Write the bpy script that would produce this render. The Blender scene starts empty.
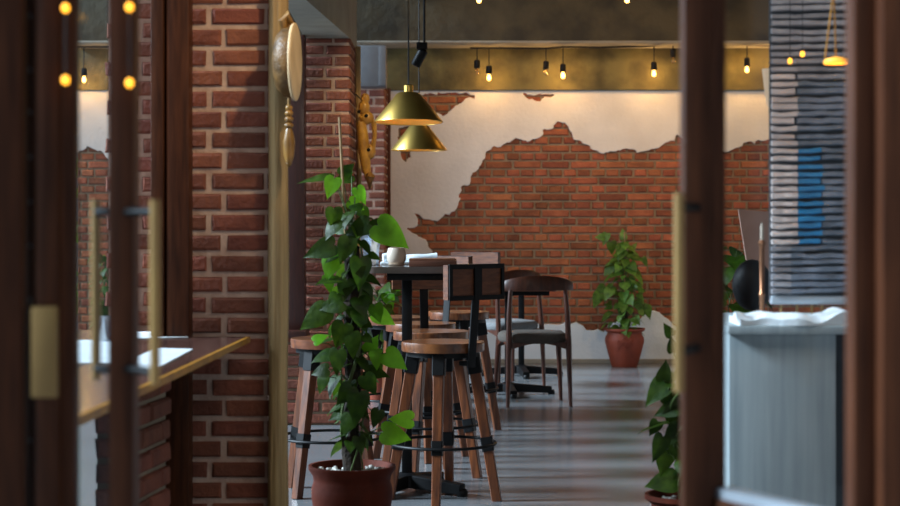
import bpy, bmesh, math, random
from mathutils import Vector, Matrix, noise
R = math.radians; PI = math.pi
scene = bpy.context.scene
COL = scene.collection

# ------------------------------------------------------------------ camera, world, sun, exposure
F = 1750.0; H = 1.2; HX = 450.0; HY = 220.0
cam_d = bpy.data.cameras.new('camera'); cam = bpy.data.objects.new('camera', cam_d); COL.objects.link(cam)
cam.location = (0, 0, H); cam.rotation_euler = (PI/2, 0, 0)
cam_d.sensor_width = 36; cam_d.lens = 70; cam_d.shift_y = -33/900; cam_d.clip_start = .05
cam_d.dof.use_dof = True; cam_d.dof.focus_distance = 8.3; cam_d.dof.aperture_fstop = 4.2
scene.camera = cam
vs = scene.view_settings
vs.view_transform = 'Standard'; vs.look = 'None'; vs.gamma = 1; vs.use_curve_mapping = False; vs.exposure = 0.0

w = bpy.data.worlds.new('sky'); scene.world = w; w.use_nodes = True
bgn = w.node_tree.nodes['Background']; bgn.inputs[0].default_value = (.60, .78, 1.0, 1); bgn.inputs[1].default_value = .20

def light(kind, loc, energy, color, size=None, size_y=None, aim=None, spot=None, blend=.6, radius=None):
    d = bpy.data.lights.new(kind.lower()+'_light', kind); o = bpy.data.objects.new(kind.lower()+'_light', d); COL.objects.link(o)
    o.location = loc; d.energy = energy; d.color = color
    if kind == 'AREA':
        d.shape = 'RECTANGLE'; d.size = size; d.size_y = size_y or size
    if kind == 'SPOT': d.spot_size = spot; d.spot_blend = blend
    if radius is not None:
        if kind == 'SUN': d.angle = radius
        else: d.shadow_soft_size = radius
    if aim is not None:
        o.rotation_euler = (Vector(aim)-Vector(loc)).to_track_quat('-Z', 'Y').to_euler()
    return o
# daylight comes in low from the open gallery on the left
light('SUN', (-6, 9, 5), 8.5, (.66, .84, 1.0), aim=(-6+math.cos(R(30)), 9.04, 5-math.sin(R(30))), radius=R(15))
light('AREA', (-4.4, 9.0, 2.3), 190, (.66, .83, 1.0), 6.0, 2.4, aim=(.6, 9.2, .4))
# unseen warm fill and spots added under the ceiling for pillar, pole and carvings
light('AREA', (.5, 3.6, 3.12), 20, (1.0, .84, .68), 1.6, .8, aim=(-.3, 7, .9))
light('SPOT', (.35, 4.3, 3.1), 105, (1.0, .74, .40), aim=(-.56, 5.75, 1.75), spot=R(26), blend=1, radius=.05)
light('SPOT', (.2, 9.0, 3.1), 120, (1.0, .72, .36), aim=(-.55, 10.7, 1.65), spot=R(26), blend=1, radius=.05)
light('SPOT', (-2.7, 12.2, 2.9), 45, (1.0, .70, .42), aim=(-2.9, 14.7, 1.7), spot=R(60), blend=1, radius=.1)  # unseen spot added to warm the left end of the back wall
# warm wall washers on the ceiling in front of the brick wall
for x in (.6, 1.7, 2.8):
    light('SPOT', (x, 11.6, 3.12), 92, (1.0, .66, .36), aim=(x+.1, 14.7, 1.75), spot=R(68), blend=1, radius=.12)
light('SPOT', (-.1, 11.9, 3.12), 30, (1.0, .90, .86), aim=(.1, 14.7, 1.7), spot=R(60), blend=1, radius=.12)

def P(px, py, D):
    return Vector(((px-HX)*D/F, D, H-(py-HY)*D/F))
def PX(px, D): return (px-HX)*D/F
def PZ(py, D): return H-(py-HY)*D/F

# ------------------------------------------------------------------ materials
MATS = {}
def nt(name):
    m = bpy.data.materials.new(name); m.use_nodes = True
    return m, m.node_tree, m.node_tree.nodes['Principled BSDF']
def c4(c): return (c[0], c[1], c[2], 1)
def mat(name, c1, c2=None, rough=.6, metal=0, scale=8, detail=5, stretch=(1,1,1), bump=0, bscale=None, island=0, spec=None, coat=0, rvar=0, contrast=(.3,.7)):
    m, t, b = nt(name); L = t.links
    tc = t.nodes.new('ShaderNodeTexCoord'); mp = t.nodes.new('ShaderNodeMapping'); mp.inputs['Scale'].default_value = stretch
    L.new(tc.outputs['Object'], mp.inputs[0])
    n = t.nodes.new('ShaderNodeTexNoise'); n.inputs['Scale'].default_value = scale; n.inputs['Detail'].default_value = detail
    L.new(mp.outputs[0], n.inputs['Vector'])
    c2 = c2 or tuple(v*.8 for v in c1)
    ra = t.nodes.new('ShaderNodeValToRGB'); ra.color_ramp.elements[0].color = c4(c1); ra.color_ramp.elements[1].color = c4(c2)
    ra.color_ramp.elements[0].position = contrast[0]; ra.color_ramp.elements[1].position = contrast[1]
    L.new(n.outputs['Fac'], ra.inputs[0]); out = ra.outputs[0]
    if island:
        g = t.nodes.new('ShaderNodeNewGeometry'); hs = t.nodes.new('ShaderNodeHueSaturation')
        mr = t.nodes.new('ShaderNodeMapRange'); mr.inputs['To Min'].default_value = 1-island; mr.inputs['To Max'].default_value = 1+island
        L.new(g.outputs['Random Per Island'], mr.inputs['Value']); L.new(mr.outputs[0], hs.inputs['Value'])
        mh = t.nodes.new('ShaderNodeMapRange'); mh.inputs['To Min'].default_value = .5-.01*island*2; mh.inputs['To Max'].default_value = .5+.01*island*2
        mu = t.nodes.new('ShaderNodeMath'); mu.operation = 'MULTIPLY'; mu.inputs[1].default_value = 7.31
        fr = t.nodes.new('ShaderNodeMath'); fr.operation = 'FRACT'
        L.new(g.outputs['Random Per Island'], mu.inputs[0]); L.new(mu.outputs[0], fr.inputs[0]); L.new(fr.outputs[0], mh.inputs['Value']); L.new(mh.outputs[0], hs.inputs['Hue'])
        L.new(out, hs.inputs['Color']); out = hs.outputs[0]
    L.new(out, b.inputs['Base Color'])
    b.inputs['Roughness'].default_value = rough; b.inputs['Metallic'].default_value = metal
    if spec is not None: b.inputs['Specular IOR Level'].default_value = spec
    if coat: b.inputs['Coat Weight'].default_value = coat; b.inputs['Coat Roughness'].default_value = .15
    if rvar:
        mr = t.nodes.new('ShaderNodeMapRange'); mr.inputs['To Min'].default_value = rough-rvar; mr.inputs['To Max'].default_value = rough+rvar
        L.new(n.outputs['Fac'], mr.inputs['Value']); L.new(mr.outputs[0], b.inputs['Roughness'])
    if bump:
        n2 = t.nodes.new('ShaderNodeTexNoise'); n2.inputs['Scale'].default_value = bscale or scale*3; n2.inputs['Detail'].default_value = 6
        L.new(mp.outputs[0], n2.inputs['Vector'])
        bp = t.nodes.new('ShaderNodeBump'); bp.inputs['Strength'].default_value = 1; bp.inputs['Distance'].default_value = bump
        L.new(n2.outputs['Fac'], bp.inputs['Height']); L.new(bp.outputs[0], b.inputs['Normal'])
    MATS[name] = m; return m
brick = mat('brick', (.34,.105,.045), (.20,.056,.025), .85, scale=9, bump=.008, bscale=40, island=.36)
brick_near = mat('brick_near', (.27,.082,.045), (.17,.05,.03), .85, scale=12, bump=.006, bscale=60, island=.24)
mortar = mat('mortar', (.33,.25,.17), (.23,.17,.11), .95, scale=14, bump=.004)
mortar_pale = mat('mortar_pale', (.66,.47,.37), (.46,.29,.22), .95, scale=20, bump=.004)
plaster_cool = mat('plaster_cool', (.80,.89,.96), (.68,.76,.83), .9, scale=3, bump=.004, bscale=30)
plaster = mat('plaster', (.76,.735,.72), (.64,.61,.59), .9, scale=3, bump=.004, bscale=30)
concrete = mat('concrete', (.15,.125,.048), (.068,.056,.024), .85, scale=4.5, detail=12, bump=.012, bscale=12, contrast=(.38,.62))
concrete_dk = mat('concrete_dark', (.085,.066,.036), (.034,.028,.018), .85, scale=3.2, detail=12, bump=.012, bscale=10, contrast=(.38,.64))
concrete_pale = mat('concrete_pale', (.34,.31,.25), (.24,.22,.18), .85, scale=5, bump=.003)
floor_m = mat('polished_concrete', (.215,.225,.235), (.17,.175,.18), .20, scale=1.6, detail=8, stretch=(1,1,1), rvar=.04, spec=.6)
ceil_m = mat('ceiling_paint', (.10,.085,.06), (.07,.06,.045), .9)
wood_door = mat('door_wood', (.115,.036,.014), (.050,.016,.007), .5, scale=10, stretch=(8,8,.6), spec=.2)
wood_win = mat('window_wood', (.075,.020,.012), (.04,.012,.008), .4, scale=10, stretch=(8,8,.6), coat=.2)
wood_stool = mat('stool_wood', (.22,.060,.014), (.065,.017,.005), .42, scale=7, stretch=(7,7,.8), coat=.08, bump=.0008)
wood_seat = mat('seat_wood', (.25,.082,.024), (.075,.022,.008), .36, scale=6, stretch=(12,1.2,4), coat=.3, island=.25)
wood_back = mat('backrest_wood', (.20,.066,.024), (.085,.026,.011), .45, scale=9, stretch=(2,2,10), bump=.0008)
wood_chair = mat('walnut', (.10,.024,.008), (.045,.011,.004), .4, scale=8, stretch=(6,6,1), coat=.05)
wood_pole = mat('pole_wood', (.60,.40,.17), (.24,.14,.05), .6, scale=5, stretch=(7,7,.35), bump=.010, bscale=9)
wood_carved = mat('carved_wood', (.40,.20,.04), (.14,.065,.015), .42, scale=16, bump=.002, coat=.2)
wood_counter = mat('counter_wood', (.12,.055,.042), (.07,.032,.025), .26, scale=6, stretch=(5,.8,5), coat=.4)
edge_m = mat('lit_edge', (.50,.22,.02), (.34,.14,.015), .4, scale=12)
wood_table = mat('table_wood', (.15,.11,.09), (.07,.052,.044), .22, scale=7, stretch=(1,7,3), coat=.4)
board_m = mat('menu_board_wood', (.16,.055,.03), (.10,.035,.02), .5, scale=9, stretch=(1,9,9))
black = mat('black_steel', (.003,.003,.0035), (.006,.006,.0065), .5, metal=.0, scale=30, spec=.25)
brass = mat('brass', (.82,.55,.15), (.62,.40,.09), .33, metal=1, scale=5, rvar=.06)
brass_dull = mat('brass_dull', (.50,.30,.10), (.38,.22,.08), .45, metal=.45, scale=8)
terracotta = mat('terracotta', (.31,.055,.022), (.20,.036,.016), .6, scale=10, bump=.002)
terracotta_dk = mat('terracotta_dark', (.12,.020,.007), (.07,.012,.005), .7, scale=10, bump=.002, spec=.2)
soil = mat('soil', (.03,.02,.013), (.06,.04,.025), .95, scale=60, bump=.008)
pebble = mat('pebble', (.62,.58,.52), (.30,.27,.24), .7, scale=30, island=.4)
moss = mat('moss_pole', (.035,.02,.01), (.012,.008,.005), .95, scale=30, bump=.01, bscale=60)
cane = mat('cane', (.42,.26,.11), (.30,.18,.08), .6, scale=30)
stem_m = mat('stem', (.10,.16,.035), (.07,.10,.03), .6, scale=20)
fabric = mat('seat_fabric', (.10,.080,.064), (.07,.056,.046), .95, scale=120, bump=.002)
fabric_blue = mat('seat_fabric_grey', (.24,.245,.25), (.17,.175,.18), .95, scale=120, bump=.002)
cloth = mat('white_cloth', (.82,.86,.88), (.70,.76,.80), .85, scale=20, bump=.002)
ceramic = mat('ceramic', (.62,.52,.42), (.52,.42,.33), .35, scale=8)
grey_plastic = mat('grey_plastic', (.14,.145,.155), (.11,.115,.125), .5, scale=10)
panel_m = mat('counter_panel', (.42,.47,.48), (.28,.33,.35), .5, scale=4, stretch=(10,10,.6))
slat_m = mat('slate', (.38,.36,.38), (.20,.19,.21), .45, scale=14, bump=.004, island=.4)
blue_m = mat('blue_reflection', (.02,.16,.32), (.015,.11,.22), .5)
pale_m = mat('pale_paint', (.50,.42,.37), (.40,.33,.29), .7)
glint_metal = mat('metal_and_glint', (.55,.60,.66), (.45,.5,.55), .35, metal=.4)  # also carries the light on the door bead and the highlight specks
rope = mat('cord', (.006,.005,.005), (.010,.009,.008), .6)

def leaf_mat(name, c1, c2, trans=.35):
    m = mat(name, c1, c2, .45, scale=30, island=.4, spec=.4, bump=.004, bscale=28)
    t = m.node_tree; L = t.links; b = t.nodes['Principled BSDF']; out = t.nodes['Material Output']
    tr = t.nodes.new('ShaderNodeBsdfTranslucent'); mx = t.nodes.new('ShaderNodeMixShader'); mx.inputs[0].default_value = trans
    src = b.inputs['Base Color'].links[0].from_socket
    hs = t.nodes.new('ShaderNodeHueSaturation'); hs.inputs['Value'].default_value = 2.2; hs.inputs['Hue'].default_value = .485
    L.new(src, hs.inputs['Color']); L.new(hs.outputs[0], tr.inputs[0])
    L.new(b.outputs[0], mx.inputs[1]); L.new(tr.outputs[0], mx.inputs[2]); L.new(mx.outputs[0], out.inputs[0])
    return m
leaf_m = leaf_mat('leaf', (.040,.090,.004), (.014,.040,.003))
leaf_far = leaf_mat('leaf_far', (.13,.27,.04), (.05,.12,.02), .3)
leaf_bright = leaf_mat('leaf_bright', (.12,.36,.012), (.09,.28,.01), .5)  # lighter leaf copy, sun and backlight put into the colour

def emis(name, col, s):
    m, t, b = nt(name); b.inputs['Base Color'].default_value = c4(col); b.inputs['Emission Color'].default_value = c4(col); b.inputs['Emission Strength'].default_value = s
    MATS[name] = m; return m
liner_m = mat('gold_liner', (.85,.50,.10), (.75,.42,.08), .6)
bulb_on = emis('bulb_lit', (1, .50, .11), 9)
bulb_pend = emis('pendant_bulb_lit', (1, .60, .22), 45)
reflect_amber = emis('amber_reflection', (1, .42, .03), 3.5)  # glow standing in for bulb reflections in the door glass
shade_m = emis('lamp_shade_lit', (.75,.55,.36), .45)
lamp_reflection = emis('lamp_reflection', (1, .42, .04), 1.1)  # glow standing in for an amber lamp's reflection
def glass(name, tint, ior=1.45, rough=.02, extra=.0):
    m = bpy.data.materials.new(name); m.use_nodes = True; t = m.node_tree; L = t.links
    t.nodes.remove(t.nodes['Principled BSDF']); out = t.nodes['Material Output']
    tr = t.nodes.new('ShaderNodeBsdfTransparent'); tr.inputs[0].default_value = c4(tint)
    gl = t.nodes.new('ShaderNodeBsdfGlossy'); gl.inputs['Roughness'].default_value = rough
    lw = t.nodes.new('ShaderNodeLayerWeight'); lw.inputs['Blend'].default_value = .5; fr = t.nodes.new('ShaderNodeMath'); fr.operation = 'POWER'; fr.inputs[1].default_value = 5; L.new(lw.outputs['Facing'], fr.inputs[0])
    mx = t.nodes.new('ShaderNodeMixShader')
    ad = t.nodes.new('ShaderNodeMath'); ad.inputs[1].default_value = extra+.03
    L.new(fr.outputs[0], ad.inputs[0]); L.new(ad.outputs[0], mx.inputs[0]); L.new(tr.outputs[0], mx.inputs[1]); L.new(gl.outputs[0], mx.inputs[2]); L.new(mx.outputs[0], out.inputs[0])
    MATS[name] = m; return m
pane_m = glass('window_glass', (.96,.97,.97))
bulb_glass = glass('bulb_glass', (.95,.9,.8), 1.5, .03, .08)
jug_glass = glass('jug_glass', (.72,.80,.88), 1.5, .25, .5)

# ------------------------------------------------------------------ mesh helpers
class MB:
    def __init__(s): s.v = []; s.f = []
    def add(s, vs_, fs):
        n = len(s.v); s.v += [tuple(v) for v in vs_]; s.f += [tuple(i+n for i in f) for f in fs]; return s
    def box(s, x0, x1, y0, y1, z0, z1, b=0.0, M=None):
        if b <= 0:
            vs_ = [(x,y,z) for z in (z0,z1) for y in (y0,y1) for x in (x0,x1)]
            fs = [(0,2,3,1),(4,5,7,6),(0,1,5,4),(2,6,7,3),(0,4,6,2),(1,3,7,5)]
        else:
            bm = bmesh.new(); bmesh.ops.create_cube(bm, size=1)
            for v in bm.verts: v.co = Vector(((x0+x1)/2+v.co.x*(x1-x0), (y0+y1)/2+v.co.y*(y1-y0), (z0+z1)/2+v.co.z*(z1-z0)))
            bmesh.ops.bevel(bm, geom=bm.edges[:], offset=b, segments=2, affect='EDGES', profile=.6)
            bm.verts.index_update(); vs_ = [v.co.copy() for v in bm.verts]; fs = [[v.index for v in f.verts] for f in bm.faces]; bm.free()
        if M is not None: vs_ = [M @ Vector(v) for v in vs_]
        return s.add(vs_, fs)
    def bar(s, p0, p1, w0, d0=None, w1=None, d1=None, up=(0,1,0)):
        """tapering rectangular bar; w across, d along the up hint"""
        p0 = Vector(p0); p1 = Vector(p1); d0 = d0 or w0; w1 = w1 or w0; d1 = d1 or d0
        a = (p1-p0).normalized(); u = Vector(up); x = a.cross(u)
        if x.length < 1e-4: x = a.cross(Vector((1,0,0)))
        x.normalize(); y = x.cross(a).normalized(); vs_ = []; k = .18
        for p, w_, d_ in ((p0,w0,d0),(p1,w1,d1)):
            for sx, sy in ((-1,-1+k),(-1+k,-1),(1-k,-1),(1,-1+k),(1,1-k),(1-k,1),(-1+k,1),(-1,1-k)):
                vs_.append(p+x*(sx*w_/2)+y*(sy*d_/2))
        fs = [(i,(i+1)%8,8+(i+1)%8,8+i) for i in range(8)]+[tuple(range(7,-1,-1)), tuple(range(8,16))]
        return s.add(vs_, fs)
    def tube(s, pts, r, n=8, cap=True, closed=False):
        pts = [Vector(p) for p in pts]; m = len(pts); rs = r if isinstance(r, (list, tuple)) else [r]*m
        vs_ = []; prev = None
        for i, p in enumerate(pts):
            if closed: t = pts[(i+1)%m]-pts[i-1]
            else: t = pts[min(i+1,m-1)]-pts[max(i-1,0)]
            t.normalize()
            if prev is None:
                u = Vector((0,0,1)) if abs(t.z) < .9 else Vector((1,0,0)); x = t.cross(u).normalized()
            else: x = (prev-t*prev.dot(t)).normalized()
            prev = x; y = t.cross(x)
            for k in range(n):
                a = 2*PI*k/n; vs_.append(p+x*(rs[i]*math.cos(a))+y*(rs[i]*math.sin(a)))
        fs = []
        for i in range(m if closed else m-1):
            j = (i+1)%m
            for k in range(n): fs.append((i*n+k, i*n+(k+1)%n, j*n+(k+1)%n, j*n+k))
        if cap and not closed: fs += [tuple(range(n-1,-1,-1)), tuple(range((m-1)*n, m*n))]
        return s.add(vs_, fs)
    def lathe(s, prof, n=32, c=(0,0,0), M=None, sy=1, cap=True):
        cap = cap and prof[0] != prof[-1]
        vs_ = []; fs = []; m = len(prof)
        for (r, z) in prof:
            for k in range(n):
                a = 2*PI*k/n; vs_.append(Vector((c[0]+r*math.cos(a), c[1]+r*sy*math.sin(a), c[2]+z)))
        for i in range(m-1):
            for k in range(n): fs.append((i*n+k, i*n+(k+1)%n, (i+1)*n+(k+1)%n, (i+1)*n+k))
        if cap and prof[0][0] > 1e-5: fs.append(tuple(range(n-1,-1,-1)))
        if cap and prof[-1][0] > 1e-5: fs.append(tuple(range((m-1)*n, m*n)))
        if M is not None: vs_ = [M @ v for v in vs_]
        return s.add(vs_, fs)
    def ball(s, c, rx, ry=None, rz=None, n=12, M=None):
        ry = ry or rx; rz = rz or rx; vs_ = []; fs = []; m = max(6, n//2+1)
        for i in range(m+1):
            t = PI*i/m
            for k in range(n):
                a = 2*PI*k/n; v = Vector((rx*math.sin(t)*math.cos(a), ry*math.sin(t)*math.sin(a), rz*math.cos(t)))
                if M is not None: v = M @ v
                vs_.append(Vector(c)+v)
        for i in range(m):
            for k in range(n): fs.append((i*n+k, (i+1)*n+k, (i+1)*n+(k+1)%n, i*n+(k+1)%n))
        return s.add(vs_, fs)
    def prism(s, poly, z0, z1, M=None):
        n = len(poly); vs_ = [Vector((x,y,z0)) for x, y in poly]+[Vector((x,y,z1)) for x, y in poly]
        if M is not None: vs_ = [M @ v for v in vs_]
        fs = [(i,(i+1)%n,n+(i+1)%n,n+i) for i in range(n)]+[tuple(range(n-1,-1,-1)), tuple(range(n,2*n))]
        return s.add(vs_, fs)
    def build(s, name, m, parent=None, smooth=True, angle=35, loc=None):
        me = bpy.data.meshes.new(name); me.from_pydata(s.v, [], s.f); me.materials.append(m)
        bm = bmesh.new(); bm.from_mesh(me); bmesh.ops.remove_doubles(bm, verts=bm.verts, dist=1e-5)
        bmesh.ops.recalc_face_normals(bm, faces=bm.faces)
        if smooth:
            ca = R(angle)
            for f in bm.faces: f.smooth = True
            for e in bm.edges:
                if len(e.link_faces) == 2: e.smooth = e.calc_face_angle(0) < ca
        bm.to_mesh(me); bm.free(); me.update()
        o = bpy.data.objects.new(name, me); COL.objects.link(o)
        if parent is not None: o.parent = parent
        if loc is not None: o.location = loc
        return o
def tag(o, label, cat, group=None, kind=None):
    o['label'] = label; o['category'] = cat
    if group: o['group'] = group
    if kind: o['kind'] = kind
    return o
def struct(o, label=None, cat='wall'):
    o['kind'] = 'structure'
    if label: tag(o, label, cat)
    return o
def thing(name, label, cat, loc=(0,0,0), rz=0, group=None):
    o = bpy.data.objects.new(name, None); COL.objects.link(o); o.location = loc; o.rotation_euler = (0,0,rz); o.empty_display_size = .1
    return tag(o, label, cat, group)
def dup(src, loc, rz, label):
    r = src.copy(); COL.objects.link(r); r.location = loc; r.rotation_euler = (0,0,rz); r['label'] = label
    for ch in list(src.children):
        c = ch.copy(); COL.objects.link(c); c.parent = r
        for g in list(ch.children):
            d = g.copy(); COL.objects.link(d); d.parent = c
    return r

# ------------------------------------------------------------------ brickwork
def brick_box(mb, fn, u0, u1, z0, z1, d, rnd, inset=.007):
    j = lambda a: rnd.uniform(-a, a)
    vs_ = []
    q = [(u0,z0),(u1,z0),(u1,z1),(u0,z1)]
    for u, z in q: vs_.append(fn(u, z, 0))
    cu, cz = (u0+u1)/2, (z0+z1)/2
    for u, z in q: vs_.append(fn(u+j(.003), z+j(.0025), d*.6))
    dd = d+j(.0025)
    for u, z in q: vs_.append(fn(u+(inset if u < cu else -inset)+j(.003), z+(inset if z < cz else -inset)+j(.0025), dd+j(.001)))
    fs = [(i,(i+1)%4,4+(i+1)%4,4+i) for i in range(4)]+[(4+i,4+(i+1)%4,8+(i+1)%4,8+i) for i in range(4)]+[(8,9,10,11)]
    mb.add(vs_, fs)
def brick_face(mb, fn, u0, u1, z0, z1, rows, seed, course=.068, joint=.0135, d=.018):
    """rows(i) gives (offset, brick length) for course i"""
    rnd = random.Random(seed); i = 0; z = z0
    while z < z1-.01:
        off, ln = rows(i); zt = min(z+course-joint, z1)
        u = u0 - ((u0-off) % ln)
        while u < u1:
            a = max(u, u0)+rnd.uniform(-.002,.003); b = min(u+ln-joint, u1)+rnd.uniform(-.004,.002)
            if b-a > .012: brick_box(mb, fn, a+rnd.uniform(0,.002), b-rnd.uniform(0,.002), z+rnd.uniform(0,.002), zt-rnd.uniform(0,.002), d, rnd)
            u += ln
        z += course; i += 1
english = lambda i: (.0, .119) if i % 2 else (.06, .238)

WALL_D = 14.70
# structure ------------------------------------------------------------
f = MB().box(-4.6, 3.4, -2.5, 17.0, -.1, 0).build('floor', floor_m, smooth=False); struct(f, 'polished grey concrete floor with soft daylight stripes', 'floor')
c = MB().box(-.62, 3.4, 1.2, 15.2, 3.2, 3.3).build('ceiling', ceil_m, smooth=False); struct(c, 'dark ceiling above the room', 'ceiling')
wb = MB().box(-3.13, 3.4, WALL_D, WALL_D+.2, 0, 3.2).build('wall_back', mortar, smooth=False); struct(wb, 'exposed brick back wall with broken white plaster', 'wall')
mb = MB(); brick_face(mb, lambda u, z, d: (u, WALL_D-d, z), -3.13, 3.4, .004, 2.35, english, 3)
o = mb.build('bricks', brick, wb, smooth=False)
wr = MB().box(3.4, 3.55, -2.5, 15.2, 0, 3.3).build('wall_right', pale_m, smooth=False); struct(wr, 'plain plastered wall on the right', 'wall')
# plaster outlines traced on the wall plane, given real thickness
def rough_outline(pts, D, seed, amp=.013, step=.02):
    rnd = random.Random(seed); out = []
    n = len(pts)
    for i in range(n):
        x0, y0, r0 = pts[i]; x1, y1, _ = pts[(i+1)%n]
        a = Vector((PX(x0,D), PZ(y0,D))); b = Vector((PX(x1,D), PZ(y1,D))); k = max(1, int((b-a).length/step)) if r0 else 1
        for j in range(k):
            p = a.lerp(b, j/k)
            if r0: p = p+Vector((noise.noise(Vector((p.x*18, p.y*18, seed)))*amp*1.8+rnd.uniform(-amp,amp)*.5, noise.noise(Vector((p.x*18, p.y*18, seed+9)))*amp*1.8+rnd.uniform(-amp,amp)*.5))
            out.append(p)
    return out
def plaster_mesh(loops, name, D, thick=.011):
    cu = bpy.data.curves.new(name, 'CURVE'); cu.dimensions = '2D'; cu.fill_mode = 'BOTH'; cu.extrude = thick; cu.bevel_depth = .005; cu.bevel_resolution = 1
    for lp in loops:
        sp = cu.splines.new('POLY'); sp.points.add(len(lp)-1); sp.use_cyclic_u = True
        for i, p in enumerate(lp): sp.points[i].co = (p.x, p.y, 0, 1)
    co = bpy.data.objects.new(name, cu); COL.objects.link(co)
    me = bpy.data.meshes.new_from_object(co); COL.objects.unlink(co); bpy.data.objects.remove(co)
    me.transform(Matrix.Translation((0, D, 0)) @ Matrix.Rotation(PI/2, 4, 'X'))
    me.materials.clear(); me.materials.append(plaster)
    o = bpy.data.objects.new(name, me); COL.objects.link(o); return o
D_ = WALL_D-.017
up = [(77,91,0),(905,91,0),(860,140,1),(800,138,1),(764,139,1),(743,143,1),(739,148,1),(725,152,1),(708,146,1),(690,138,1),(683,137,1),(677,134,1),(673,140,1),(665,144,1),(655,148,1),(640,151,1),(625,149,1),(612,151,1),(600,153,1),(592,148,1),(580,142,1),
      (573,138,1),(570,130,1),(566,123,1),(556,121,1),(553,128,1),(543,130,1),(540,137,1),(530,141,1),(515,138,1),(505,144,1),(492,147,1),(487,153,1),(482,162,1),(474,170,1),(468,182,1),(460,188,1),
      (458,200,1),(455,211,1),(444,214,1),(437,220,1),(424,218,1),(417,213,1),(413,211,1),(416,219,1),(418,226,1),(404,229,1),(412,233,1),(424,241,1),(431,251,1),(428,262,1),(395,275,1),(350,262,1),(300,200,1),(240,190,1),(160,170,1),(112,160,1),(100,150,1),(88,146,1),(77,152,0)]
holeA = [(408,94,1),(440,93,1),(474,94,1),(474,97,1),(462,103,1),(452,111,1),(444,117,1),(432,112,1),(415,108,1)]
holeB = [(522,94,1),(556,94,1),(551,98,1),(540,101,1),(529,100,1)]
holeC = [(398,128,1),(412,126,1),(413,142,1),(410,150,1),(412,158,1),(406,163,1),(401,156,1),(403,146,1),(398,140,1)]
pl = plaster_mesh([rough_outline(up, WALL_D, 1)]+[rough_outline(h, WALL_D, 5) for h in (holeA, holeB, holeC)], 'plaster', D_); pl.parent = wb; pl['label'] = 'white plaster with ragged broken lower edge'
lo = [(388,362,0),(388,322,1),(470,320,1),(530,326,1),(564,324,1),(576,323,1),(582,325,1),(587,332,1),(597,330,1),(604,333,1),(611,323,1),(625,321,1),(639,322,1),(643,316,1),(653,311,1),(660,314,1),(667,319,1),(682,334,1),(710,340,1),(770,334,1),(880,340,1),(880,362,0)]
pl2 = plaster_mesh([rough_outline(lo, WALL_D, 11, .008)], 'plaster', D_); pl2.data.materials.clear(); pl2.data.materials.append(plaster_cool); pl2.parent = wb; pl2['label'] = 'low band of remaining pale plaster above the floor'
sk = MB().box(-.5, 3.4, WALL_D-.045, WALL_D, 0, .035, .004).build('baseboard_back', concrete_pale); struct(sk, 'low cement kerb at the foot of the back wall', 'baseboard')

# concrete beams
b1 = MB().box(-3.13, 3.4, 14.15, WALL_D+.2, 2.645, 3.2, .012).build('trim_1', concrete_dk); struct(b1, 'dark board-marked concrete beam at the top of the room', 'beam')
b2 = MB().box(-3.13, 3.4, 14.62, WALL_D+.2, 2.286, 2.645, .008).build('trim_2', concrete); struct(b2, 'lower concrete beam behind the string lights', 'beam')
b2b = MB().box(-3.1, 3.4, 14.145, 14.63, 2.634, 2.65, .003).build('trim_3', concrete_pale); struct(b2b, 'pale rendered underside of the upper concrete beam', 'beam')
b3 = MB().prism([(-.83,4.5),(-.74,4.5),(-.706,8.6),(-.594,10.4),(-.594,11.15),(-.863,11.15),(-.863,10.4),(-.82,8.6)], 2.28, 3.2).build('trim_4', concrete_pale, smooth=False); struct(b3, 'long concrete lintel over the brick pillars', 'beam')

# brick pillars
def pillar(x0, x1, y0, y1, z1, rows, seed, m=None, label=''):
    o = MB().box(x0+.008, x1-.008, y0+.008, y1, 0, z1).build('wall_left', mortar_pale, smooth=False); struct(o, label, 'pillar')
    mb = MB(); brick_face(mb, lambda u, z, d: (u, y0+.008-d, z), x0, x1, .01, z1, rows, seed, joint=.0165, d=.010)
    brick_face(mb, lambda u, z, d: (x1-.008+d, u, z), y0, y1, .01, z1, lambda i: rows(i+1), seed+1, joint=.0165, d=.010)
    mb.build('bricks', m or brick_near, o, smooth=False); return o
pillar(-.93, -.594, 5.77, 6.05, 2.28, lambda i: (-.785, .19) if i % 2 else (-.736, .215), 21, label='nearest brick pillar with pale mortar beside the wooden pole')
pillar(-.863, -.594, 10.40, 11.15, 2.28, lambda i: (-.685, .205) if i % 2 else (-.735, .21), 31, label='middle brick pillar behind the climbing plant')
pillar(-.80, -.52, 13.95, WALL_D-.02, 2.28, lambda i: (-.60, .21) if i % 2 else (-.65, .21), 41, label='far brick pillar under the grey speaker')
pillar(-1.22, -1.04, 6.2, 6.5, 2.28, lambda i: (-1.3, .21) if i % 2 else (-1.2, .21), 51, label='narrow brick pier left of the nearest pillar')
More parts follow.
